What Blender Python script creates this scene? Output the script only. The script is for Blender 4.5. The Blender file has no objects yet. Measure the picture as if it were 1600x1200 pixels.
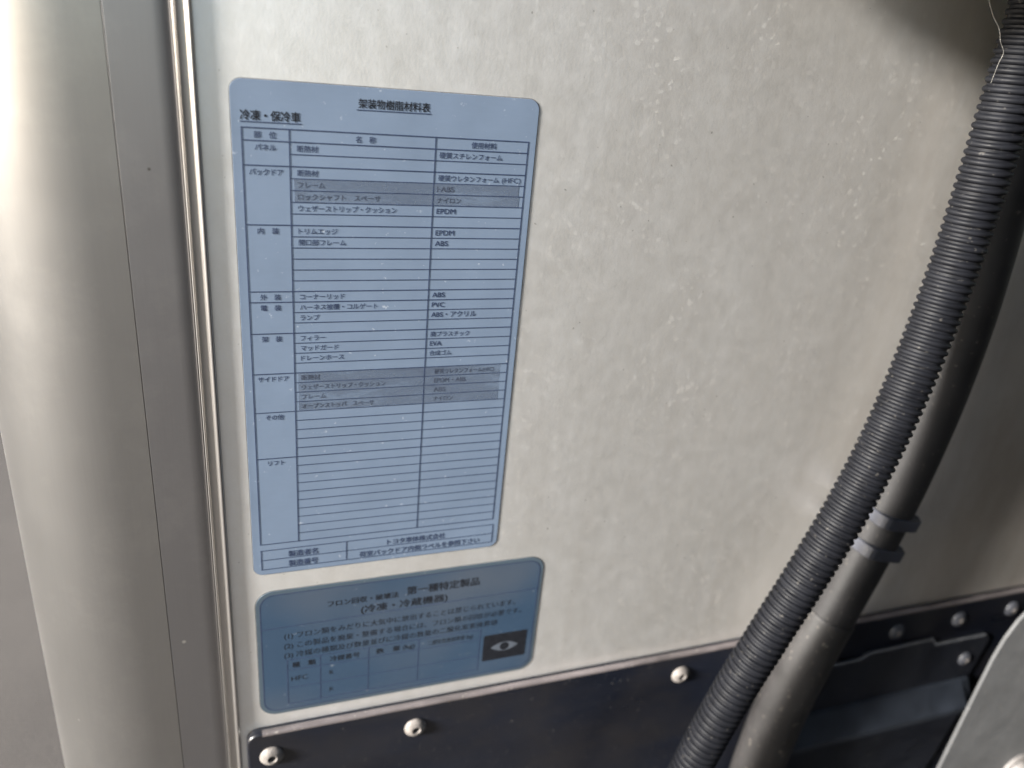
import bpy, bmesh, math, random
from mathutils import Vector, Matrix
random.seed(7)
S = bpy.context.scene
COL = S.collection
MM = 0.001

# ------------------------------------------------------------------ camera
cam_d = bpy.data.cameras.new("camera")
cam = bpy.data.objects.new("camera", cam_d)
COL.objects.link(cam)
S.camera = cam
cam_d.sensor_width = 36.0
cam_d.lens = 27.54
cam_d.clip_start = 0.01
cam_d.clip_end = 500.0
cam.matrix_world = Matrix(((0.94272876, 0.05160412, -0.32954439, -0.0020048),
                           (-0.32111644, 0.40774122, -0.85476975, -0.2648159),
                           (0.09025919, 0.91163815, 0.4009603, 0.01791515),
                           (0, 0, 0, 1)))
cam_d.dof.use_dof = True
cam_d.dof.focus_distance = 0.276
cam_d.dof.aperture_fstop = 7.0

# ------------------------------------------------------------------ light
SUN = Vector((-0.92, -0.21, 0.33)).normalized()
W = bpy.data.worlds.new("World")
S.world = W
W.use_nodes = True
wn = W.node_tree
bgn = wn.nodes["Background"]
sky = wn.nodes.new("ShaderNodeTexSky")
sky.sky_type = 'NISHITA'
sky.sun_disc = False
sky.sun_elevation = math.asin(SUN.z)
sky.sun_rotation = math.atan2(SUN.x, SUN.y)
sky.air_density = 1.0
sky.dust_density = 1.2
sky.ozone_density = 1.0
wn.links.new(sky.outputs[0], bgn.inputs[0])
bgn.inputs[1].default_value = 0.05
sl = bpy.data.lights.new("sun", 'SUN')
sl.energy = 5.0
sl.angle = math.radians(11)
sl.color = (1.0, 0.965, 0.91)
sun = bpy.data.objects.new("sun", sl)
COL.objects.link(sun)
sun.rotation_euler = SUN.to_track_quat('Z', 'Y').to_euler()
S.view_settings.view_transform = 'Standard'
S.view_settings.look = 'None'
S.view_settings.gamma = 1.0
S.view_settings.use_curve_mapping = False
S.view_settings.exposure = 2.42

# ------------------------------------------------------------------ helpers
def tag(o, label=None, cat=None, group=None, kind=None):
    if label: o['label'] = label
    if cat: o['category'] = cat
    if group: o['group'] = group
    if kind: o['kind'] = kind
    return o

def empty(name, loc, label, cat, group=None):
    o = bpy.data.objects.new(name, None)
    o.empty_display_size = 0.01
    o.location = [c * MM for c in loc]
    COL.objects.link(o)
    return tag(o, label, cat, group)

def build(name, bm, mat, parent=None, smooth=False):
    """Link a bmesh given in millimetres of world space as one object, origin at its parent's origin."""
    bmesh.ops.scale(bm, vec=(MM, MM, MM), verts=bm.verts)
    if parent is not None:
        bmesh.ops.translate(bm, vec=-world_loc(parent), verts=bm.verts)
    me = bpy.data.meshes.new(name)
    bm.to_mesh(me)
    bm.free()
    if smooth:
        for p in me.polygons: p.use_smooth = True
        me.set_sharp_from_angle(angle=math.radians(34))
    o = bpy.data.objects.new(name, me)
    COL.objects.link(o)
    me.materials.append(mat)
    if parent is not None: o.parent = parent
    return o

def world_loc(o):
    v = Vector(o.location)
    while o.parent:
        o = o.parent
        v += Vector(o.location)
    return v

def box(bm, x0, x1, y0, y1, z0, z1, bev=0.0, seg=2):
    r = bmesh.ops.create_cube(bm, size=1.0)
    vs = r['verts']
    for v in vs:
        v.co = Vector(((x0 + x1) / 2 + v.co.x * (x1 - x0), (y0 + y1) / 2 + v.co.y * (y1 - y0), (z0 + z1) / 2 + v.co.z * (z1 - z0)))
    if bev:
        es = list({e for v in vs for e in v.link_edges})
        bmesh.ops.bevel(bm, geom=es, offset=bev, segments=seg, profile=0.5, affect='EDGES')

def rounded(x0, x1, z0, z1, r, n=8):
    pts = []
    for cx, cz, a0 in ((x1 - r, z1 - r, 0), (x0 + r, z1 - r, 90), (x0 + r, z0 + r, 180), (x1 - r, z0 + r, 270)):
        for i in range(n + 1):
            a = math.radians(a0 + 90 * i / n)
            pts.append((cx + r * math.cos(a), cz + r * math.sin(a)))
    return pts

def plate(bm, pts, y0, y1, bev=0.0, seg=2):
    """outline in X,Z (counter-clockwise seen from -Y); back face at y0, front face at y1 (y1 < y0)"""
    back = [bm.verts.new((x, y0, z)) for x, z in pts]
    front = [bm.verts.new((x, y1, z)) for x, z in pts]
    f = bm.faces.new(front)
    bm.faces.new(back[::-1])
    n = len(pts)
    for i in range(n):
        j = (i + 1) % n
        bm.faces.new((front[i], back[i], back[j], front[j]))
    bmesh.ops.recalc_face_normals(bm, faces=bm.faces)
    if bev:
        bmesh.ops.bevel(bm, geom=list(f.edges), offset=bev, segments=seg, profile=0.5, affect='EDGES')

def extrude_z(bm, prof, z0, z1, closed=False, nz=1):
    """profile in X,Y swept along Z"""
    rows = [[bm.verts.new((x, y, z0 + (z1 - z0) * k / nz)) for x, y in prof] for k in range(nz + 1)]
    n = len(prof)
    for k in range(nz):
        for i in range(n if closed else n - 1):
            j = (i + 1) % n
            bm.faces.new((rows[k][i], rows[k][j], rows[k + 1][j], rows[k + 1][i]))
    if closed:
        bm.faces.new(rows[0]); bm.faces.new(rows[-1][::-1])
    bmesh.ops.recalc_face_normals(bm, faces=bm.faces)

def catmull(pts, step):
    P = [Vector(p) for p in pts]
    P = [P[0] * 2 - P[1]] + P + [P[-1] * 2 - P[-2]]
    fine = []
    for i in range(1, len(P) - 2):
        p0, p1, p2, p3 = P[i - 1:i + 3]
        for k in range(60):
            t = k / 60
            fine.append(0.5 * ((2 * p1) + (p2 - p0) * t + (2 * p0 - 5 * p1 + 4 * p2 - p3) * t * t + (3 * p1 - p0 - 3 * p2 + p3) * t ** 3))
    fine.append(P[-2])
    out, acc, nxt = [fine[0]], 0.0, step
    for a, b in zip(fine, fine[1:]):
        d = (b - a).length
        while acc + d >= nxt:
            out.append(a.lerp(b, (nxt - acc) / d)); nxt += step
        acc += d
    return out

def smooth_path(pts, it=3):
    P = [Vector(p) for p in pts]
    for _ in range(it):
        P = [P[0]] + [(P[i - 1] + 2 * P[i] + P[i + 1]) / 4 for i in range(1, len(P) - 1)] + [P[-1]]
    return P

def tube(bm, path, rad, n=32, cap=True):
    rings = []
    up = Vector((0, 1, 0))
    L = 0.0
    for i, p in enumerate(path):
        t = (path[min(i + 1, len(path) - 1)] - path[max(i - 1, 0)]).normalized()
        a = up - t * up.dot(t); a.normalize(); up = a
        b = t.cross(a)
        if i: L += (p - path[i - 1]).length
        r = rad(L) if callable(rad) else rad
        rings.append([bm.verts.new(p + (a * math.cos(2 * math.pi * k / n) + b * math.sin(2 * math.pi * k / n)) * r) for k in range(n)])
    for r0, r1 in zip(rings, rings[1:]):
        for k in range(n):
            bm.faces.new((r0[k], r0[(k + 1) % n], r1[(k + 1) % n], r1[k]))
    if cap:
        bm.faces.new(rings[0][::-1]); bm.faces.new(rings[-1])
    bmesh.ops.recalc_face_normals(bm, faces=bm.faces)

def lathe_y(bm, prof, cx, y0, cz, n=24):
    """profile (radius, outward distance) revolved about an axis pointing to -Y"""
    rows = []
    for r, d in prof:
        if r < 1e-6: rows.append([bm.verts.new((cx, y0 - d, cz))])
        else: rows.append([bm.verts.new((cx + r * math.cos(2 * math.pi * k / n), y0 - d, cz + r * math.sin(2 * math.pi * k / n))) for k in range(n)])
    for a, b in zip(rows, rows[1:]):
        for k in range(n):
            k2 = (k + 1) % n
            if len(a) == 1: bm.faces.new((a[0], b[k], b[k2]))
            elif len(b) == 1: bm.faces.new((a[k], a[k2], b[0]))
            else: bm.faces.new((a[k], a[k2], b[k2], b[k]))
    bmesh.ops.recalc_face_normals(bm, faces=bm.faces)

def text_into(bm, s, x, z, size, y, w=None, align='L', bold=0.012, rot=0.0):
    """letters as flat ink facing -Y; x,z = baseline start in mm, w = fitted width"""
    c = bpy.data.curves.new("ink", 'FONT')
    c.body = s; c.size = 1.0; c.resolution_u = 3
    o = bpy.data.objects.new("ink", c)
    COL.objects.link(o)
    me = bpy.data.meshes.new_from_object(o.evaluated_get(bpy.context.evaluated_depsgraph_get()))
    xs = [v.co.x for v in me.vertices]
    x0, x1 = min(xs), max(xs)
    sx = w / (x1 - x0) if w else size
    off = {'L': x0, 'C': (x0 + x1) / 2, 'R': x1}[align]
    ca, sa = math.cos(rot), math.sin(rot)
    base = [v.co.copy() for v in me.vertices]
    e = bold * 0.85
    for k, (ox, oz) in enumerate(((-e, -e), (e, -e), (e, e), (-e, e)) if bold > 0.008 else ((0, 0),)):      # overprinted to a bolder weight
        for v, b0 in zip(me.vertices, base):
            px, pz = (b0.x - off) * sx + ox * size, (b0.y + oz) * size
            v.co = Vector((x + px * ca - pz * sa, y - 0.002 * k, z + px * sa + pz * ca))
        bm.from_mesh(me)
    bpy.data.objects.remove(o); bpy.data.curves.remove(c); bpy.data.meshes.remove(me)

def strip(bm, x0, z0, x1, z1, w, y):
    if abs(x1 - x0) > abs(z1 - z0): q = [(x0, z0 - w / 2), (x1, z1 - w / 2), (x1, z1 + w / 2), (x0, z0 + w / 2)]
    else: q = [(x0 - w / 2, z0), (x0 + w / 2, z0), (x1 + w / 2, z1), (x1 - w / 2, z1)]
    bm.faces.new([bm.verts.new((a, y, b)) for a, b in q])

def ring_strip(bm, outer, inner, y):
    a = [bm.verts.new((x, y, z)) for x, z in outer]
    b = [bm.verts.new((x, y, z)) for x, z in inner]
    n = len(a)
    for i in range(n):
        j = (i + 1) % n
        bm.faces.new((a[i], a[j], b[j], b[i]))

# ------------------------------------------------------------------ materials
def mat(name):
    m = bpy.data.materials.new(name)
    m.use_nodes = True
    nt = m.node_tree
    return m, nt, nt.nodes["Principled BSDF"]

def N(nt, t, **kw):
    n = nt.nodes.new(t)
    for k, v in kw.items():
        if k in n.inputs: n.inputs[k].default_value = v
        else: setattr(n, k, v)
    return n

def coords(nt, scale=(1, 1, 1), rot=(0, 0, 0)):
    tc = N(nt, "ShaderNodeTexCoord")
    mp = N(nt, "ShaderNodeMapping")
    mp.inputs['Scale'].default_value = scale
    mp.inputs['Rotation'].default_value = rot
    nt.links.new(tc.outputs['Object'], mp.inputs[0])
    return mp.outputs[0]

def noise(nt, vec, scale, detail=3.0, rough=0.55):
    n = N(nt, "ShaderNodeTexNoise")
    n.inputs['Scale'].default_value = scale
    n.inputs['Detail'].default_value = detail
    n.inputs['Roughness'].default_value = rough
    nt.links.new(vec, n.inputs['Vector'])
    return n.outputs['Fac']

def ramp(nt, fac, stops):
    r = N(nt, "ShaderNodeValToRGB")
    els = r.color_ramp.elements
    while len(els) < len(stops): els.new(0.5)
    for e, (p, c) in zip(els, stops):
        e.position = p
        e.color = (c, c, c, 1) if isinstance(c, (int, float)) else (*c, 1)
    nt.links.new(fac, r.inputs[0])
    return r.outputs[0]

def mixc(nt, fac, a, b, mode='MIX'):
    m = N(nt, "ShaderNodeMix", data_type='RGBA', blend_type=mode)
    for s, v in ((0, fac), (6, a), (7, b)):
        if isinstance(v, (int, float)): m.inputs[s].default_value = v
        elif isinstance(v, tuple): m.inputs[s].default_value = (*v, 1)
        else: nt.links.new(v, m.inputs[s])
    return m.outputs[2]

def math_(nt, op, a, b=0.0):
    m = N(nt, "ShaderNodeMath", operation=op)
    for i, v in enumerate((a, b)):
        if isinstance(v, (int, float)): m.inputs[i].default_value = v
        else: nt.links.new(v, m.inputs[i])
    return m.outputs[0]

def bump(nt, bsdf, h, strength, dist):
    b = N(nt, "ShaderNodeBump")
    b.inputs['Strength'].default_value = strength
    b.inputs['Distance'].default_value = dist
    nt.links.new(h, b.inputs['Height'])
    nt.links.new(b.outputs[0], bsdf.inputs['Normal'])

def simple(name, col, rough=0.5, metal=0.0, var=0.15, scale=120.0, bumpd=0.0, spec=0.5, stretch=(1, 1, 1), specks=0.0, speck_col=(0.5, 0.47, 0.42)):
    m, nt, b = mat(name)
    v = coords(nt, stretch)
    n1 = noise(nt, v, scale, 4)
    c = mixc(nt, ramp(nt, n1, [(0.3, 0.0), (0.7, 1.0)]), tuple(x * (1 - var) for x in col), tuple(min(1, x * (1 + var)) for x in col))
    if specks:
        v2 = coords(nt)
        sp = ramp(nt, noise(nt, v2, 420, 2), [(0.66, 0.0), (0.74, specks)])
        c = mixc(nt, sp, c, speck_col)
    nt.links.new(c, b.inputs['Base Color'])
    nt.links.new(ramp(nt, n1, [(0.2, max(0.02, rough - 0.08)), (0.8, min(1, rough + 0.08))]), b.inputs['Roughness'])
    b.inputs['Metallic'].default_value = metal
    b.inputs['Specular IOR Level'].default_value = spec
    if bumpd: bump(nt, b, noise(nt, v, scale * 2.2, 4), 0.5, bumpd)
    return m

def panel_material():
    m, nt, b = mat("weathered_aluminium")
    v = coords(nt)
    vs = coords(nt, (1.0, 1.0, 0.06))                 # vertical streaks
    streak = noise(nt, vs, 260, 4, 0.6)
    broad = noise(nt, coords(nt, (1, 1, 0.35)), 9, 3)
    cloud = noise(nt, coords(nt, (1, 1, 0.8)), 150, 6, 0.75)
    grain = noise(nt, coords(nt, (1, 1, 0.5)), 900, 3, 0.7)
    base = mixc(nt, ramp(nt, cloud, [(0.3, 0.0), (0.72, 1.0)]), (0.83, 0.815, 0.785), (0.92, 0.912, 0.90))
    base = mixc(nt, ramp(nt, streak, [(0.3, 0.0), (0.7, 0.25)]), base, (0.72, 0.71, 0.69))
    base = mixc(nt, ramp(nt, grain, [(0.35, 0.0), (0.75, 0.35)]), base, (0.93, 0.92, 0.90))
    base = mixc(nt, ramp(nt, broad, [(0.35, 0.0), (0.7, 0.35)]), base, (0.84, 0.845, 0.845))
    runs = ramp(nt, noise(nt, coords(nt, (1.0, 1.0, 0.035)), 60, 3, 0.6), [(0.5, 0.0), (0.75, 0.16)])
    base = mixc(nt, runs, base, (0.64, 0.60, 0.55))
    mott = noise(nt, coords(nt, (1, 1, 0.55)), 42, 6, 0.72)
    base = mixc(nt, ramp(nt, mott, [(0.36, 0.30), (0.62, 0.0)]), base, (0.70, 0.67, 0.62))
    # dried drops: rings and blots, thicker towards the hoses, where rain runs down
    sep = N(nt, "ShaderNodeSeparateXYZ")
    nt.links.new(v, sep.inputs[0])
    side = N(nt, "ShaderNodeMapRange")
    side.inputs[1].default_value = -0.26; side.inputs[2].default_value = -0.06
    side.inputs[3].default_value = 0.25; side.inputs[4].default_value = 1.0
    nt.links.new(sep.outputs[0], side.inputs[0])
    wob = N(nt, "ShaderNodeVectorMath", operation='ADD')
    nz = N(nt, "ShaderNodeTexNoise"); nz.inputs['Scale'].default_value = 320
    nt.links.new(v, nz.inputs['Vector'])
    sc = N(nt, "ShaderNodeVectorMath", operation='SCALE'); sc.inputs[3].default_value = 0.0035
    nt.links.new(nz.outputs['Color'], sc.inputs[0])
    nt.links.new(v, wob.inputs[0]); nt.links.new(sc.outputs[0], wob.inputs[1])
    spots = None
    for scl, thr, amp in ((110, 0.28, 0.8), (230, 0.38, 0.85), (420, 0.45, 0.9), (60, 0.20, 0.5)):
        vo = N(nt, "ShaderNodeTexVoronoi"); vo.inputs['Scale'].default_value = scl
        nt.links.new(wob.outputs[0], vo.inputs['Vector'])
        cs = N(nt, "ShaderNodeSeparateColor"); nt.links.new(vo.outputs['Color'], cs.inputs[0])
        size = math_(nt, 'MULTIPLY', cs.outputs[0], thr)
        d = math_(nt, 'DIVIDE', vo.outputs['Distance'], math_(nt, 'MAXIMUM', size, 0.02))
        ringv = ramp(nt, d, [(0.0, 0.55), (0.62, 0.45), (0.85, 1.0), (1.0, 0.0)])
        keep = ramp(nt, cs.outputs[1], [(0.60, 0.0), (0.66, amp)])
        s = math_(nt, 'MULTIPLY', ringv, keep)
        spots = s if spots is None else math_(nt, 'MAXIMUM', spots, s)
    spots = math_(nt, 'MULTIPLY', spots, side.outputs[0])
    spots = math_(nt, 'MULTIPLY', spots, ramp(nt, noise(nt, coords(nt, (1, 1, 0.6)), 28, 4, 0.7), [(0.40, 0.08), (0.66, 1.0)]))
    base = mixc(nt, math_(nt, 'MULTIPLY', spots, 0.75), base, (1.0, 0.98, 0.94))
    dust_falloff = N(nt, "ShaderNodeMapRange")                 # dust tint, also painting the light's falloff towards the hoses
    dust_falloff.inputs[1].default_value = -0.20; dust_falloff.inputs[2].default_value = 0.06
    dust_falloff.inputs[3].default_value = 0.0; dust_falloff.inputs[4].default_value = 1.0
    nt.links.new(sep.outputs[0], dust_falloff.inputs[0])
    fm = math_(nt, 'MULTIPLY', dust_falloff.outputs[0], ramp(nt, noise(nt, coords(nt, (1, 1, 0.4)), 20, 6, 0.7), [(0.3, 0.5), (0.65, 1.0)]))
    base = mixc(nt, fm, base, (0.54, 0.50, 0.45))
    dark = ramp(nt, noise(nt, v, 480, 1), [(0.74, 0.0), (0.80, 0.55)])
    base = mixc(nt, dark, base, (0.25, 0.23, 0.20))
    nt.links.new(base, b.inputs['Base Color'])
    b.inputs['Metallic'].default_value = 0.83
    r = ramp(nt, cloud, [(0.3, 0.36), (0.7, 0.44)])
    r = math_(nt, 'ADD', r, math_(nt, 'MULTIPLY', spots, 0.2))
    nt.links.new(r, b.inputs['Roughness'])
    h = math_(nt, 'ADD', math_(nt, 'MULTIPLY', grain, 0.6), math_(nt, 'MULTIPLY', spots, 0.5))
    h = math_(nt, 'ADD', h, math_(nt, 'MULTIPLY', cloud, 0.8))
    bump(nt, b, h, 0.16, 0.0003)
    return m

def post_material(name, col, rough):
    m, nt, b = mat(name)
    v = coords(nt, (1, 1, 0.02))
    br = noise(nt, v, 1500, 3, 0.6)
    cl = noise(nt, coords(nt), 40, 4, 0.6)
    c = mixc(nt, ramp(nt, br, [(0.3, 0.0), (0.7, 1.0)]), tuple(x * 0.985 for x in col), tuple(x * 1.015 for x in col))
    c = mixc(nt, ramp(nt, cl, [(0.45, 0.0), (0.8, 0.15)]), c, tuple(x * 0.9 for x in col))
    dust = ramp(nt, noise(nt, coords(nt), 30, 6, 0.75), [(0.5, 0.0), (0.75, 0.10)])
    c = mixc(nt, dust, c, (0.75, 0.72, 0.68))
    vo = N(nt, "ShaderNodeTexVoronoi"); vo.inputs['Scale'].default_value = 70
    nt.links.new(coords(nt), vo.inputs['Vector'])
    cs = N(nt, "ShaderNodeSeparateColor"); nt.links.new(vo.outputs['Color'], cs.inputs[0])
    pale = math_(nt, 'MULTIPLY', ramp(nt, vo.outputs['Distance'], [(0.03, 1.0), (0.07, 0.0)]), ramp(nt, cs.outputs[0], [(0.80, 0.0), (0.82, 0.6)]))
    c = mixc(nt, pale, c, (0.8, 0.78, 0.74))
    dots = math_(nt, 'MULTIPLY', ramp(nt, vo.outputs['Distance'], [(0.02, 1.0), (0.045, 0.0)]), ramp(nt, cs.outputs[1], [(0.86, 0.0), (0.88, 0.9)]))
    c = mixc(nt, dots, c, (0.12, 0.11, 0.10))
    nt.links.new(c, b.inputs['Base Color'])
    b.inputs['Metallic'].default_value = 0.95
    nt.links.new(ramp(nt, cl, [(0.3, rough - 0.015), (0.7, rough + 0.015)]), b.inputs['Roughness'])
    bump(nt, b, br, 0.04, 0.0001)
    return m

def sticker_material(name, col, rough, metal, dirt=0.25):
    m, nt, b = mat(name)
    v = coords(nt)
    cl = noise(nt, v, 45, 4, 0.6)
    fine = noise(nt, coords(nt, (0.15, 1, 1)), 1600, 2)
    c = mixc(nt, ramp(nt, cl, [(0.3, 0.0), (0.7, 1.0)]), tuple(x * 0.95 for x in col), tuple(x * 1.05 for x in col))
    c = mixc(nt, ramp(nt, fine, [(0.3, 0.0), (0.8, 0.12)]), c, tuple(min(1, x * 1.25) for x in col))
    sp = ramp(nt, noise(nt, v, 330, 3, 0.7), [(0.66, 0.0), (0.76, dirt)])
    c = mixc(nt, sp, c, (0.72, 0.74, 0.76))
    nt.links.new(c, b.inputs['Base Color'])
    b.inputs['Metallic'].default_value = metal
    nt.links.new(ramp(nt, cl, [(0.3, rough - 0.05), (0.7, rough + 0.06)]), b.inputs['Roughness'])
    bump(nt, b, noise(nt, v, 30, 2), 0.15, 0.0006)
    return m

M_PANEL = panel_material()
M_POST = post_material("brushed_post", (0.345, 0.337, 0.328), 0.30)
M_POST2 = post_material("brushed_strip", (0.30, 0.293, 0.298), 0.33)
M_TRIM = post_material("polished_trim", (0.52, 0.50, 0.48), 0.32)
M_SEAM = simple("dark_seam_rubber", (0.02, 0.02, 0.02), 0.7)
M_LABEL = sticker_material("blue_silver_sticker", (0.118, 0.156, 0.218), 0.40, 0.15)
M_LABEL2 = sticker_material("blue_foil_sticker", (0.034, 0.060, 0.100), 0.18, 0.25, 0.15)
nt = M_LABEL2.node_tree
bs = nt.nodes["Principled BSDF"]
old = bs.inputs['Base Color'].links[0].from_socket
nt.links.new(mixc(nt, ramp(nt, noise(nt, coords(nt), 11, 2), [(0.42, 0.0), (0.62, 0.75)]), old, (0.080, 0.092, 0.112)), bs.inputs['Base Color'])
M_RIM2 = sticker_material("clear_film_rim", (0.065, 0.09, 0.115), 0.30, 0.3, 0.15)
M_DIRT = simple("edge_shadow_grey", (0.10, 0.095, 0.09), 0.8, 0.0, 0.5, 150)  # dark grey that paints the shadow along the sticker edges
M_INK = simple("navy_ink", (0.018, 0.028, 0.060), 0.45, var=0.25, scale=700)
M_INK_FADED = simple("faded_ink", (0.030, 0.038, 0.060), 0.5, var=0.3, scale=900)
M_INK_BLACK = simple("black_ink", (0.008, 0.009, 0.012), 0.5, var=0.25, scale=700, spec=0.2)
M_EYE = simple("emblem_silver", (0.095, 0.11, 0.135), 0.35, 0.3)
M_RAIL = simple("black_painted_rail", (0.003, 0.004, 0.0075), 0.32, 0.0, 0.3, 30, 0.0002, 0.5, (0.3, 1, 1), 0.03)
nt = M_RAIL.node_tree
bs = nt.nodes["Principled BSDF"]
old = bs.inputs['Base Color'].links[0].from_socket
nt.links.new(mixc(nt, ramp(nt, noise(nt, coords(nt, (1, 1, 1.6)), 13, 5, 0.65), [(0.44, 0.0), (0.70, 0.7)]), old, (0.0095, 0.0085, 0.0085)), bs.inputs['Base Color'])
M_LIP = simple("dusty_worn_paint", (0.12, 0.105, 0.105), 0.5, 0.3, 0.4, 140, 0.0003, 0.5, (0.3, 1, 1), 0.3)  # dusty paint, paled to carry the highlight along the rail's top edge
M_LIP2 = simple("worn_bracket_edge", (0.075, 0.078, 0.085), 0.5, 0.2, 0.5, 120, 0.0003)  # paler line along the bracket's top edge
M_STEP = simple("scuffed_step_paint", (0.013, 0.016, 0.022), 0.45, 0.0, 0.3, 60)  # lighter than the bracket, painting sky light onto the upward slope
M_BRACKET = simple("black_painted_bracket", (0.0065, 0.0075, 0.011), 0.40, 0.0, 0.3, 40, 0.0003, 0.5, (1, 1, 1), 0.10)
M_RIVET = simple("dusty_aluminium_rivet", (0.15, 0.135, 0.125), 0.7, 0.25, 0.4, 380, 0.0003)
M_RIVET_DARK = simple("black_painted_rivet", (0.04, 0.042, 0.05), 0.45, 0.0, 0.3, 300)
M_HOLE = simple("rivet_hole", (0.006, 0.006, 0.007), 0.8)
M_CORR = simple("grey_black_polyethylene", (0.0042, 0.0045, 0.006), 0.55, 0.0, 0.25, 160, 0.0001, 0.12, (1, 1, 1), 0.10, (0.25, 0.23, 0.2))
M_HOSE = simple("matt_black_rubber", (0.0125, 0.012, 0.0125), 0.55, 0.0, 0.25, 60, 0.0003, 0.2, (1, 1, 1), 0.12, (0.3, 0.27, 0.23))
M_SLEEVE = simple("dusty_black_sleeve", (0.0145, 0.0135, 0.0135), 0.6, 0.0, 0.3, 60, 0.0004, 0.3, (1, 1, 1), 0.22, (0.36, 0.31, 0.26))
M_TIE = simple("black_nylon", (0.022, 0.024, 0.032), 0.38, 0.0, 0.25, 200)
M_GREY = simple("scuffed_grey_steel", (0.058, 0.059, 0.061), 0.68, 0.0, 0.16, 45, 0.0004, 0.5, (1, 1, 1), 0.2)
M_BOLT = simple("worn_zinc_bolt", (0.15, 0.14, 0.135), 0.6, 0.3, 0.2, 300)
M_CAB = simple("near_black_blocker", (0.004, 0.0042, 0.005), 0.9, spec=0.06)  # near black, so the unseen blockers return hardly any light
M_WEB = simple("cobweb_silk", (0.22, 0.21, 0.19), 0.8, spec=0.1)
M_TAPE = None

def tape_material():
    m, nt, b = mat("clear_dirty_tape")
    v = coords(nt, (0.25, 1, 1))
    n = noise(nt, v, 75, 5, 0.65)
    c = mixc(nt, ramp(nt, n, [(0.35, 0.0), (0.65, 1.0)]), (0.055, 0.070, 0.10), (0.14, 0.18, 0.25))
    nt.links.new(c, b.inputs['Base Color'])
    nt.links.new(ramp(nt, n, [(0.40, 0.92), (0.58, 0.22)]), b.inputs['Alpha'])
    b.inputs['Roughness'].default_value = 0.28
    bump(nt, b, n, 0.3, 0.0005)
    return m
M_TAPE = tape_material()

def ground_material():
    m, nt, b = mat("concrete_yard")
    v = coords(nt)
    n = noise(nt, v, 3.0, 6, 0.65)
    n2 = noise(nt, v, 220, 3, 0.7)
    c = mixc(nt, ramp(nt, n, [(0.3, 0.0), (0.7, 1.0)]), (0.042, 0.036, 0.032), (0.063, 0.055, 0.049))
    c = mixc(nt, ramp(nt, n2, [(0.4, 0.0), (0.7, 0.35)]), c, (0.038, 0.034, 0.031))
    nt.links.new(c, b.inputs['Base Color'])
    b.inputs['Roughness'].default_value = 0.9
    bump(nt, b, n2, 0.5, 0.003)
    return m
M_GROUND = ground_material()

# ------------------------------------------------------------------ ground
bm = bmesh.new()
GZ = -850
v4 = [bm.verts.new(p) for p in ((-150000, -150000, GZ), (150000, -150000, GZ), (150000, 150000, GZ), (-150000, 150000, GZ))]
bm.faces.new(v4)
tag(build("ground", bm, M_GROUND), kind='structure')

# ------------------------------------------------------------------ truck body
ZT, ZB = 900, -440           # top and bottom of the metalwork
t = empty("cargo_panel", (300, 0, -262), "pale weathered aluminium wall panel with dried water spots behind the two stickers", "panel")
bm = bmesh.new()
box(bm, -9.0, 1500, 0, 45, -430, ZT)
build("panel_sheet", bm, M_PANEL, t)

t = empty("corner_post", (-40, 0, ZB), "tall brushed metal corner post rounding away at the left edge", "corner post")
R = 45.0
xc = -41.5
prof = [(-32.6, 0.0)] + [(xc - R * math.sin(math.radians(a)), R - R * math.cos(math.radians(a))) for a in range(0, 91, 3)] + [(xc - R, 160), (xc - R, 1400)]
prof = [(-32.44, 1.2), (-32.44, 0.12), (-32.56, 0.0)] + prof[1:]
bm = bmesh.new(); extrude_z(bm, prof, ZB, ZT, nz=1)
build("curved_cover", bm, M_POST, t, True)
bm = bmesh.new()
extrude_z(bm, [(-32.28, 1.2), (-32.28, 0.12), (-32.16, 0.0), (-20, -0.05), (-15.1, 0.0), (-14.75, 0.2), (-14.7, 4.0)], ZB, ZT)
build("flat_strip", bm, M_POST2, t, True)
bm = bmesh.new(); box(bm, -32.5, -32.2, 0.9, 3.0, ZB, ZT); build("seam", bm, M_SEAM, t)

t = empty("edge_trim", (-11, 0, ZB), "narrow bright metal trim bead between corner post and panel", "trim")
prof = [(-14.35, 4.0), (-14.35, -0.5)]
for a in range(180, -1, -20): prof.append((-14.0 + 0.35 * math.cos(math.radians(a)), -0.75 - 0.35 * math.sin(math.radians(a))))
prof += [(-13.5, -0.35), (-13.1, -0.15), (-11.1, -0.15), (-10.62, -0.5)]
for a in range(160, -1, -14): prof.append((-9.75 + 0.85 * math.cos(math.radians(a)), -1.0 - 1.0 * math.sin(math.radians(a))))
prof += [(-8.85, 0.4)]
bm = bmesh.new(); extrude_z(bm, prof, ZB, ZT)
build("trim_bead", bm, M_TRIM, t, True)
bm = bmesh.new(); box(bm, -14.7, -14.3, 3.9, 5, ZB, ZT); build("trim_gap", bm, M_SEAM, t)

bm = bmesh.new()
box(bm, 260, 1700, -1600, -330, -650, 1300, 40, 3)  # cab rear, unseen, set here to darken reflections in the panel
box(bm, 425, 1700, -420, -52, -330, -110, 10, 2)  # unseen dark block added to cut light right of the hoses
box(bm, 300, 1700, -420, -15, -600, -470, 10, 2)  # unseen dark shelf added to stop light bouncing off the ground
tag(build("cab_back_wall", bm, M_CAB), kind='structure')  # unseen blockers, added to cut light and reflections

bm = bmesh.new()
box(bm, 150, 1650, -325, -4, 330, 880, 25, 3)  # unseen box added overhead to keep sky light off the panel
box(bm, 168, 318, -60, -13, 59, 345, 3, 3)        # unseen block added above the frame to shade the panel's top right
tag(build("cooling_unit_housing", bm, M_CAB), kind='structure')  # unseen blockers, added above to shade the panel

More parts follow.
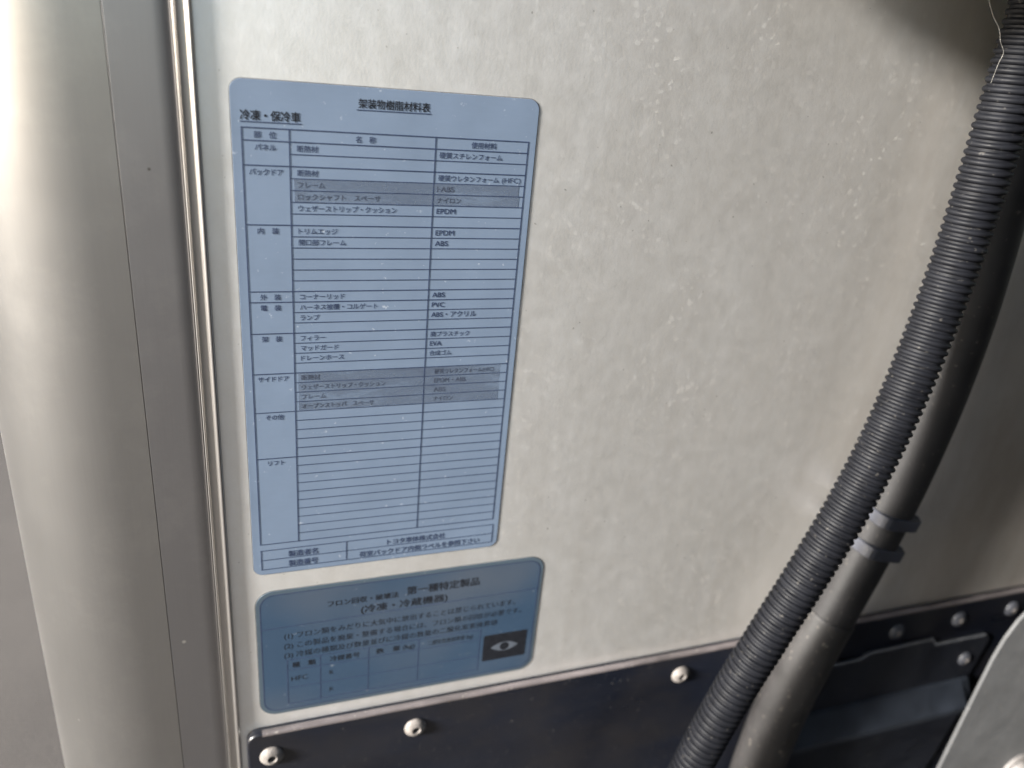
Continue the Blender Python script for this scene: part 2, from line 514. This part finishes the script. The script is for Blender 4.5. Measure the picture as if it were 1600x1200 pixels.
# ------------------------------------------------------------------ large sticker
t = empty("materials_sticker", (50, 0, -183.3), "large blue silver sticker printed with a long materials table, above the small sticker", "sticker")
YF = -0.30
bm = bmesh.new(); plate(bm, rounded(0, 100, -183.2, 0, 3.6), -0.02, YF, 0.06, 2)
build("sticker_face", bm, M_LABEL, t)
bm = bmesh.new(); ring_strip(bm, rounded(-0.28, 100.28, -183.48, 0.28, 3.9), rounded(-0.02, 100.02, -183.22, 0.02, 3.62), -0.012)  # edge shadow painted as a thin ring on the panel
build("dirt_edge", bm, M_DIRT, t)  # painted edge shadow
YT = YF - 0.07       # tape surface
YI = YT - 0.03
PITCH = (168.9 - 14.0) / 41
row = lambda i: -14.05 - PITCH * i
XL, X1, X2, XR = 2.9, 17.1, 64.3, 97.2
bm = bmesh.new()
LW = 0.36
for x in (XL, X1, X2, XR): strip(bm, x, row(41), x, row(0), LW, YI)
groups = [1, 3, 8, 14, 15, 18, 22, 26, 31, 41]
for i in range(42):
    x0 = XL if i in [0] + groups else X1
    w = LW if i in [0] + groups else 0.30
    if i == 26 + 0: w = 0.30
    strip(bm, x0 - LW / 2, row(i), XR + LW / 2, row(i), w, YI - 0.004)
for z in (-171.85, -176.35, -180.75): strip(bm, XL - .15, z, 97.6, z, 0.32, YI - 0.004)
for x in (3.0, 35.7, 97.6): strip(bm, x, -180.75, x, -171.85, 0.34, YI)
strip(bm, 38.0, -6.95, 62.3, -6.85, 0.30, YI)
strip(bm, 2.5, -12.35, 20.9, -12.30, 0.32, YI)
build("table_lines", bm, M_INK, t)

bm = bmesh.new()
YX = YI - 0.006
text_into(bm, "架装物樹脂材料表", 38.6, -6.1, 3.1, YX, 23.2, bold=0.014)
text_into(bm, "冷凍・保冷車", 2.7, -11.6, 3.3, YX, 17.8, bold=0.016)
build("heading_lettering", bm, M_INK_BLACK, t)

bm = bmesh.new()
KS = 2.25
def cell(i, up=0.95): return row(i) - PITCH + up
def left(i, s, w=None):
    text_into(bm, s, (XL + X1) / 2 - 0.2, cell(i), KS, YX, w, 'C', bold=0.016)
def mid(i, s, B=None, up=1.0, w=None):
    text_into(B or bm, s, 19.4, cell(i, up), KS, YX if B is None else YX, w, 'L', bold=0.012)
def right(i, s, B=None, lat=False, up=1.0, x=None, w=None):
    if lat and w is None: w = {'EPDM': 6.7, 'ABS': 4.6, 'PVC': 4.7, 'EVA': 4.4}.get(s)
    text_into(B or bm, s, x or (X2 + 1.5), cell(i, up), 2.55 if lat else 2.2, YX if B is None else YX, w, 'L', bold=0.014 if lat else 0.012)
left(0, "部　位", 6.6); text_into(bm, "名　称", 41.0, cell(0), KS, YX, 6.4, 'C', 0.014); text_into(bm, "使用材料", 81.2, cell(0), KS, YX, 8.9, 'C', 0.016)
left(1, "パネル", 6.4); left(3, "バックドア", 10.2); left(8, "内　装", 6.6); left(14, "外　装", 6.6); left(15, "電　装", 6.6)
left(18, "架　装", 6.6); left(22, "サイドドア", 10.4); left(26, "その他", 6.2); left(31, "リフト", 5.8)
mid(1, "断熱材"); right(1, "硬質スチレンフォーム", w=22.2)
mid(3, "断熱材"); right(3, "硬質ウレタンフォーム", w=21.6)
text_into(bm, "(HFC)", 88.6, cell(3), 2.5, YX, 7.0, 'L', 0.006)
mid(6, "ウェザーストリップ・クッション", w=32.4); right(6, "EPDM", lat=True)
mid(8, "トリムエッジ"); right(8, "EPDM", lat=True)
mid(9, "開口部フレーム"); right(9, "ABS", lat=True)
mid(14, "コーナーリッド"); right(14, "ABS", lat=True)
mid(15, "ハーネス被覆・コルゲート", w=26.6); right(15, "PVC", lat=True)
mid(16, "ランプ"); right(16, "ABS・アクリル", w=17.0, lat=True)
mid(18, "フィラー"); right(18, "廃プラスチック", w=15.0)
mid(19, "マッドガード"); right(19, "EVA", lat=True)
mid(20, "ドレーンホース"); right(20, "合成ゴム", w=8.4)
text_into(bm, "製造者名", 18.8, -175.65, 3.0, YX, 11.2, 'C', 0.02)
text_into(bm, "製造番号", 18.8, -180.15, 3.0, YX, 11.2, 'C', 0.02)
text_into(bm, "トヨタ車体株式会社", 64.4, -175.6, 2.9, YX, 24.4, 'C', 0.016)
text_into(bm, "荷室バックドア内側ラベルを参照下さい", 66.4, -180.1, 2.9, YX, 51.0, 'C', 0.014)
build("table_lettering", bm, M_INK, t)

def tape(x0, x1, z0, z1, rows_, label):
    bm = bmesh.new()
    n = 60
    top, bot = [], []
    for k in range(n + 1):
        x = x0 + (x1 - x0) * k / n
        top.append((x, z1 + 0.10 * math.sin(k * 0.9) * random.random()))
        bot.append((x, z0 + 0.12 * math.sin(k * 0.7 + 1) * random.random()))
    pts = bot + top[::-1]
    plate(bm, pts, YF - 0.01, YT, 0.0)
    tp = build("clear_tape", bm, M_TAPE, t)
    tag(tp, label)
    for col in (0, 1):
        B = bmesh.new()
        for f in rows_[col]: f(B)
        build("tape_lettering", B, M_INK_FADED, tp)
tape(18.3, 95.2, row(5) + 0.15, row(4) - 0.12, ([lambda B: mid(4, "フレーム", B)], [lambda B: right(4, "ABS", B, True, x=66.9), lambda B: right(4, "ト", B, x=65.6)]), "scratched clear strip over frame row")
tape(18.4, 95.6, row(6) + 0.1, row(5) - 0.12, ([lambda B: mid(5, "ロックシャフト　スペーサ", B, w=26.8)], [lambda B: right(5, "ナイロン", B, w=8.4)]), "greyed clear strip over shaft row")
tape(18.3, 94.2, row(26) + 0.3, row(22) - 0.2, ([
    lambda B: mid(22, "断熱材", B), lambda B: mid(23, "ウェザーストリップ・クッション", B, w=30.2),
    lambda B: mid(24, "フレーム", B), lambda B: mid(25, "オープンストッパ　スペーサ", B, w=26.0)], [
    lambda B: right(22, "硬質ウレタンフォーム(HFC)", B, x=68.2, w=23.5), lambda B: right(23, "EPDM・ABS", B, True, x=68.2, w=12.4),
    lambda B: right(24, "ABS", B, True, x=68.2), lambda B: right(25, "ナイロン", B, x=68.3, w=7.6)]), "wide dirty clear strip over side door rows")

# ------------------------------------------------------------------ small sticker
t = empty("refrigerant_sticker", (62, 0, -258), "small dark blue refrigerant notice sticker with an eye emblem, under the large sticker", "sticker")
bm = bmesh.new(); plate(bm, rounded(-0.1, 123.9, -257.6, -192.0, 7.0), -0.02, -0.30, 0.06, 2)
build("sticker_rim", bm, M_RIM2, t)
bm = bmesh.new(); ring_strip(bm, rounded(-0.45, 124.25, -257.95, -191.65, 7.35), rounded(-0.12, 123.92, -257.62, -191.98, 7.02), -0.012)  # painted edge shadow round the small sticker
build("dirt_edge", bm, M_DIRT, t)  # painted edge shadow
bm = bmesh.new(); plate(bm, rounded(1.7, 122.2, -255.6, -194.0, 5.6), -0.25, -0.36, 0.04, 2)
build("sticker_face", bm, M_LABEL2, t)
YI2 = -0.39
bm = bmesh.new()
ring_strip(bm, rounded(1.35, 122.55, -255.95, -193.65, 5.9), rounded(1.75, 122.15, -255.55, -194.05, 5.5), YI2)
strip(bm, 1.7, -210.8, 122.2, -209.8, 0.34, YI2 - 0.004)
for z0, z1 in ((-228.6, -228.9), (-234.2, -234.6), (-243.9, -244.4), (-253.0, -252.6)): strip(bm, 11.3, z0, 96.7, z1, 0.34, YI2 - 0.004)
for x in (11.4, 25.0, 45.6, 67.9, 96.6): strip(bm, x, -253.0, x, -228.6, 0.34, YI2 - 0.008)
build("table_lines", bm, M_INK, t)
bm = bmesh.new()
Y2 = YI2 - 0.012
text_into(bm, "フロン回収・破壊法", 28.2, -203.3, 3.3, Y2, 29.6, 'L', 0.014)
text_into(bm, "第一種特定製品", 61.4, -202.7, 4.6, Y2, 32.4, 'L', 0.018)
text_into(bm, "(冷凍・冷蔵機器)", 42.0, -209.0, 4.3, Y2, 37.6, 'L', 0.016)
text_into(bm, "(1) フロン類をみだりに大気中に放出することは禁じられています。", 10.5, -216.9, 3.5, Y2, 101.5, 'L', 0.006)
text_into(bm, "(2) この製品を廃棄・整備する場合には、フロン類の回収が必要です。", 10.4, -222.2, 3.5, Y2, 105.0, 'L', 0.006)
text_into(bm, "(3) 冷媒の種類及び数量並びに冷媒の数量の二酸化炭素換算値", 10.3, -227.2, 3.5, Y2, 94.0, 'L', 0.006)
text_into(bm, "種　類", 18.2, -232.9, 3.2, Y2, 9.6, 'C', 0.018)
text_into(bm, "冷媒番号", 35.3, -232.9, 3.2, Y2, 12.6, 'C', 0.01)
text_into(bm, "数　量 (kg)", 57.4, -232.9, 3.1, Y2, 17.0, 'C', 0.012)
text_into(bm, "二酸化炭素換算値 (kg)", 82.5, -232.9, 2.9, Y2, 21.0, 'C', 0.006)
text_into(bm, "HFC", 12.8, -240.4, 3.6, Y2, 7.0, 'L', 0.004)
text_into(bm, "R", 28.8, -240.2, 3.2, Y2, None, 'L', 0.004)
text_into(bm, "R", 28.8, -249.8, 3.2, Y2, None, 'L', 0.004)
build("notice_lettering", bm, M_INK_BLACK, t)
bm = bmesh.new(); plate(bm, rounded(98.5, 119.7, -248.3, -233.1, 0.8), -0.34, -0.41)
em = build("eye_emblem", bm, M_INK_BLACK, t)
bm = bmesh.new()
pts = []
for k in range(25):
    u = -1 + 2 * k / 24
    pts.append((109.0 + 6.7 * u, -240.9 - 2.6 * (1 - u * u) ** 1.0))
for k in range(1, 24):
    u = 1 - 2 * k / 24
    pts.append((109.0 + 6.7 * u, -240.9 + 2.6 * (1 - u * u) ** 1.0))
bm.faces.new([bm.verts.new((x, -0.43, z)) for x, z in pts])
build("eye_white", bm, M_EYE, em)
bm = bmesh.new()
bm.faces.new([bm.verts.new((109.0 + 2.3 * math.cos(a * math.pi / 14), -0.45, -240.9 + 2.3 * math.sin(a * math.pi / 14))) for a in range(28)])
build("pupil", bm, M_INK_BLACK, em)

# ------------------------------------------------------------------ lower rail with rivets
t = empty("lower_rail", (100, 0, -440), "dark navy painted rail riveted along the foot of the aluminium panel", "rail")
FY = -4.2
bm = bmesh.new()
pts = [(1490, -440), (1490, -264.0), (-1.0, -264.0)]
pts += [(-1.0 - 5.5 * math.sin(math.radians(a)), -269.5 + 5.5 * math.cos(math.radians(a))) for a in range(10, 91, 10)] + [(-6.5, -440)]
plate(bm, pts[::-1] if False else pts, -0.02, FY, 1.1, 4)
build("rail_beam", bm, M_RAIL, t, True)
bm = bmesh.new()
tube(bm, [Vector((x, FY + 1.35, -264.9 + 0.08 * math.sin(x * 0.11))) for x in range(0, 1480, 20)], 1.55, 16)
build("edge_lip", bm, M_LIP, t, True)
def rivet(x, z, y, parent, dark, r=5.2):
    bm = bmesh.new()
    a = -1 if dark else 1
    lathe_y(bm, [(r, 0.0), (r * 1.0, 0.35), (r * 0.93, 0.9), (r * 0.75, 1.7), (r * 0.52, 2.25), (r * 0.40, 2.4), (r * 0.34, 2.25), (r * 0.32, 1.4), (0, 1.35)], x, y, z, 28)
    rv = build("rivet", bm, M_RIVET_DARK if dark else M_RIVET, parent, True)
    bm = bmesh.new()
    if dark: lathe_y(bm, [(r * 0.31, 1.3), (r * 0.31, 2.2), (r * 0.2, 2.65), (0, 2.75)], x, y, z, 16)
    else: lathe_y(bm, [(r * 0.30, 1.36), (r * 0.25, 1.6), (0, 1.55)], x, y, z, 16)
    build("rivet_pin", bm, M_RIVET if dark else M_HOLE, rv, True)
    return rv
for x, dark in ((3.6, 0), (67.4, 0), (208.7, 0), (353.6, 1), (401.8, 1), (445.5, 1)):
    rv = rivet(x, -277.4, FY, t, dark)
    tag(rv, "dark rivet with bright pin" if dark else "pale dusty rivet")

# ------------------------------------------------------------------ bracket at lower right
t = empty("mounting_bracket", (370, -4, -410), "black stepped bracket plate on the rail right of the hoses, with one rivet", "bracket")
bm = bmesh.new()
pts = [(270, -440), (270, -292.5), (331, -291.6), (335.5, -288.2), (384, -287.2), (387, -292.4), (429, -292.6), (433.5, -297), (428, -326), (437, -350), (424, -410), (418, -440)]
plate(bm, pts[::-1], FY - 0.01, -6.8, 0.5, 3)
build("bracket_plate", bm, M_BRACKET, t)
bm = bmesh.new()
rows = [(-325.5, -6.9), (-326.5, -9.0), (-341.0, -17.0), (-345.5, -16.5), (-350.5, -7.0)]
xr = [424.5, 426.5, 428.5, 427.0, 423.0]
cols = []
for k in range(25):
    u = k / 24
    cols.append([bm.verts.new((275 + (xr[j] - 275) * u, y if u < 0.97 else (y + (-6.9 - y) * 0.35), z)) for j, (z, y) in enumerate(rows)])
for a, b in zip(cols, cols[1:]):
    for j in range(len(rows) - 1): bm.faces.new((a[j], b[j], b[j + 1], a[j + 1]))
bm.faces.new(cols[-1])
bmesh.ops.recalc_face_normals(bm, faces=bm.faces)
build("pressed_step", bm, M_STEP, t, False)
bm = bmesh.new()
tube(bm, [Vector(p) for p in ((271, -6.2, -292.9), (300, -6.2, -292.3), (330.5, -6.2, -291.9), (333.5, -6.2, -289.8), (336, -6.2, -288.5), (360, -6.2, -288.0), (383.5, -6.2, -287.6), (385.5, -6.2, -290.0), (387.5, -6.2, -292.7), (408, -6.2, -292.8), (428, -6.2, -293.1))], 0.85, 10)
build("edge_lip", bm, M_LIP2, t, True)
rivet(417.2, -309.3, -6.8, t, 1, 4.8)

# ------------------------------------------------------------------ hoses
cp = [(262, -36, 620), (264, -36, 300), (266, -36, 120), (268.3, -36, 39.0), (268.3, -36, 12.0), (269.3, -36, -12.0), (268.1, -37, -39.7), (265.9, -38, -59.3), (262.1, -40, -80.3), (257.3, -42, -101.8), (251.2, -44, -124.8), (241.4, -46, -154.1), (228.7, -47, -184.8), (214.6, -48, -217.0), (201.7, -48, -252.1), (191.0, -48, -288.1),
      (178, -48, -352), (168, -47, -440), (164, -46, -560), (163, -46, -700)]
path = catmull(smooth_path(cp, 1), 0.25)
P_ = 3.2
def corr(L):
    u = (L % P_) / P_
    w = 0.68
    if u < w:
        s = u / w
        return 8.3 + 1.1 * (max(0.0, math.sin(math.pi * s)) ** 0.42)
    return 8.3
bm = bmesh.new(); tube(bm, path, corr, 36)
o = build("corrugated_conduit", bm, M_CORR, None, True)
tag(o, "ribbed dark grey corrugated conduit curving down in front of the smooth hose", "conduit")

hp = [(286, -17, 620), (288, -17, 300), (291, -17, 120), (295, -18, 40), (297.5, -19, 8), (301, -19, -22), (304.5, -19, -49), (306.5, -19, -78), (306, -19, -116), (301.5, -19, -155),
      (295.5, -19, -186), (289.5, -19.5, -208), (280.5, -20.5, -240), (273.6, -20.5, -258)]
hp2 = [(280.5, -20.5, -238), (273.6, -20.5, -258), (267.5, -20.5, -287), (263.5, -20.5, -317), (261, -20.5, -346), (258, -20.5, -440), (256, -20.5, -700)]
t = empty("smooth_hose", (256, -20.5, -700), "smooth matt black rubber hose with a dusty sleeve behind the ribbed conduit", "hose")
bm = bmesh.new(); tube(bm, catmull(smooth_path(hp, 1), 1.5), 11.8, 40)
build("hose_tube", bm, M_HOSE, t, True)
bm = bmesh.new()
def slv(L): return 12.6 + 0.9 * min(1, L / 30) if L > 0.8 else 12.2
tube(bm, catmull(smooth_path(hp2, 1), 0.8), slv, 40)
build("hose_sleeve", bm, M_SLEEVE, t, True)

# the two ties round the smooth hose
hpath = catmull(smooth_path(hp, 1), 0.5)
def tie(zc, label, sgn):
    i = min(range(len(hpath)), key=lambda k: abs(hpath[k].z - zc))
    p = hpath[i]
    tdir = (hpath[i + 4] - hpath[i - 4]).normalized()
    a = Vector((0, -1, 0)); a = (a - tdir * a.dot(tdir)).normalized()
    b = tdir.cross(a).normalized()
    if b.x < 0: b = -b
    root = empty("cable_tie", p, label, "cable tie", "black ties round the smooth hose")
    bm = bmesh.new()
    hw = 3.1
    n = 48
    ro = lambda ang: 12.9 / max(abs(math.cos(ang)) ** 6 + abs(math.sin(ang)) ** 6, 0.01) ** (1 / 6.0) * 0.985
    rings = []
    for k in range(n):
        ang = 2 * math.pi * k / n
        d = b * math.cos(ang) + a * math.sin(ang)
        o_ = ro(ang)
        rings.append([bm.verts.new(p + d * 11.6 - tdir * hw), bm.verts.new(p + d * (o_ - 0.4) - tdir * hw), bm.verts.new(p + d * o_ - tdir * (hw - 0.4)),
                      bm.verts.new(p + d * o_ + tdir * (hw - 0.4)), bm.verts.new(p + d * (o_ - 0.4) + tdir * hw), bm.verts.new(p + d * 11.6 + tdir * hw)])
    for k in range(n):
        A, B_ = rings[k], rings[(k + 1) % n]
        for j in range(5): bm.faces.new((A[j], A[j + 1], B_[j + 1], B_[j]))
    bmesh.ops.recalc_face_normals(bm, faces=bm.faces)
    build("tie_band", bm, M_TIE, root, False)
    bm = bmesh.new()
    box(bm, -3.5, 2.4, -1.9, 1.9, -3.5, 3.5, 0.5, 2)
    mtx = Matrix((b, a, tdir)).transposed().to_4x4()
    mtx.translation = p + b * 10.6 + a * 6.5
    bmesh.ops.transform(bm, matrix=mtx, verts=bm.verts)
    build("tie_head", bm, M_TIE, root, False)
tie(-178.5, "upper black cable tie around the smooth hose", 1)
tie(-196.0, "lower black cable tie around the smooth hose", -1)

# ------------------------------------------------------------------ grey plate at lower right
t = empty("grey_plate", (450, -30, -440), "scuffed light grey steel plate with a curved edge in the bottom right corner", "plate")
bm = bmesh.new()
pts = [(640, -236), (640, -560), (392, -560), (396, -420), (398.8, -373), (401.1, -338), (403.3, -308), (405, -286), (407.8, -272), (412.5, -260), (420, -250), (432, -242), (450, -237)]
plate(bm, pts, -28.5, -30, 0.3, 3)
build("plate_sheet", bm, M_GREY, t)
bm = bmesh.new()
lathe_y(bm, [(13, 0), (13, 1.2), (12.3, 1.8), (8.6, 1.8), (8.6, 6.5), (7.6, 7.4), (0, 7.6)], 475, -30, -396, 30)
build("bolt", bm, M_BOLT, t, False)

# ------------------------------------------------------------------ cobweb thread
wp = [(228, -40, 60), (236.7, -44, 43.8), (240.6, -44, 39.4), (244.9, -44, 35.9), (247.2, -44, 32.2), (250.1, -44, 29.0), (249.4, -44, 25.3), (251, -42, 19)]
bm = bmesh.new(); tube(bm, catmull(wp, 0.4), lambda L: 0.045 + 0.05 * max(0, math.sin(L * 1.9)) ** 6, 6)
tag(build("cobweb_thread", bm, M_WEB, None, True), "thin pale cobweb strand hanging beside the top of the ribbed conduit", "cobweb")
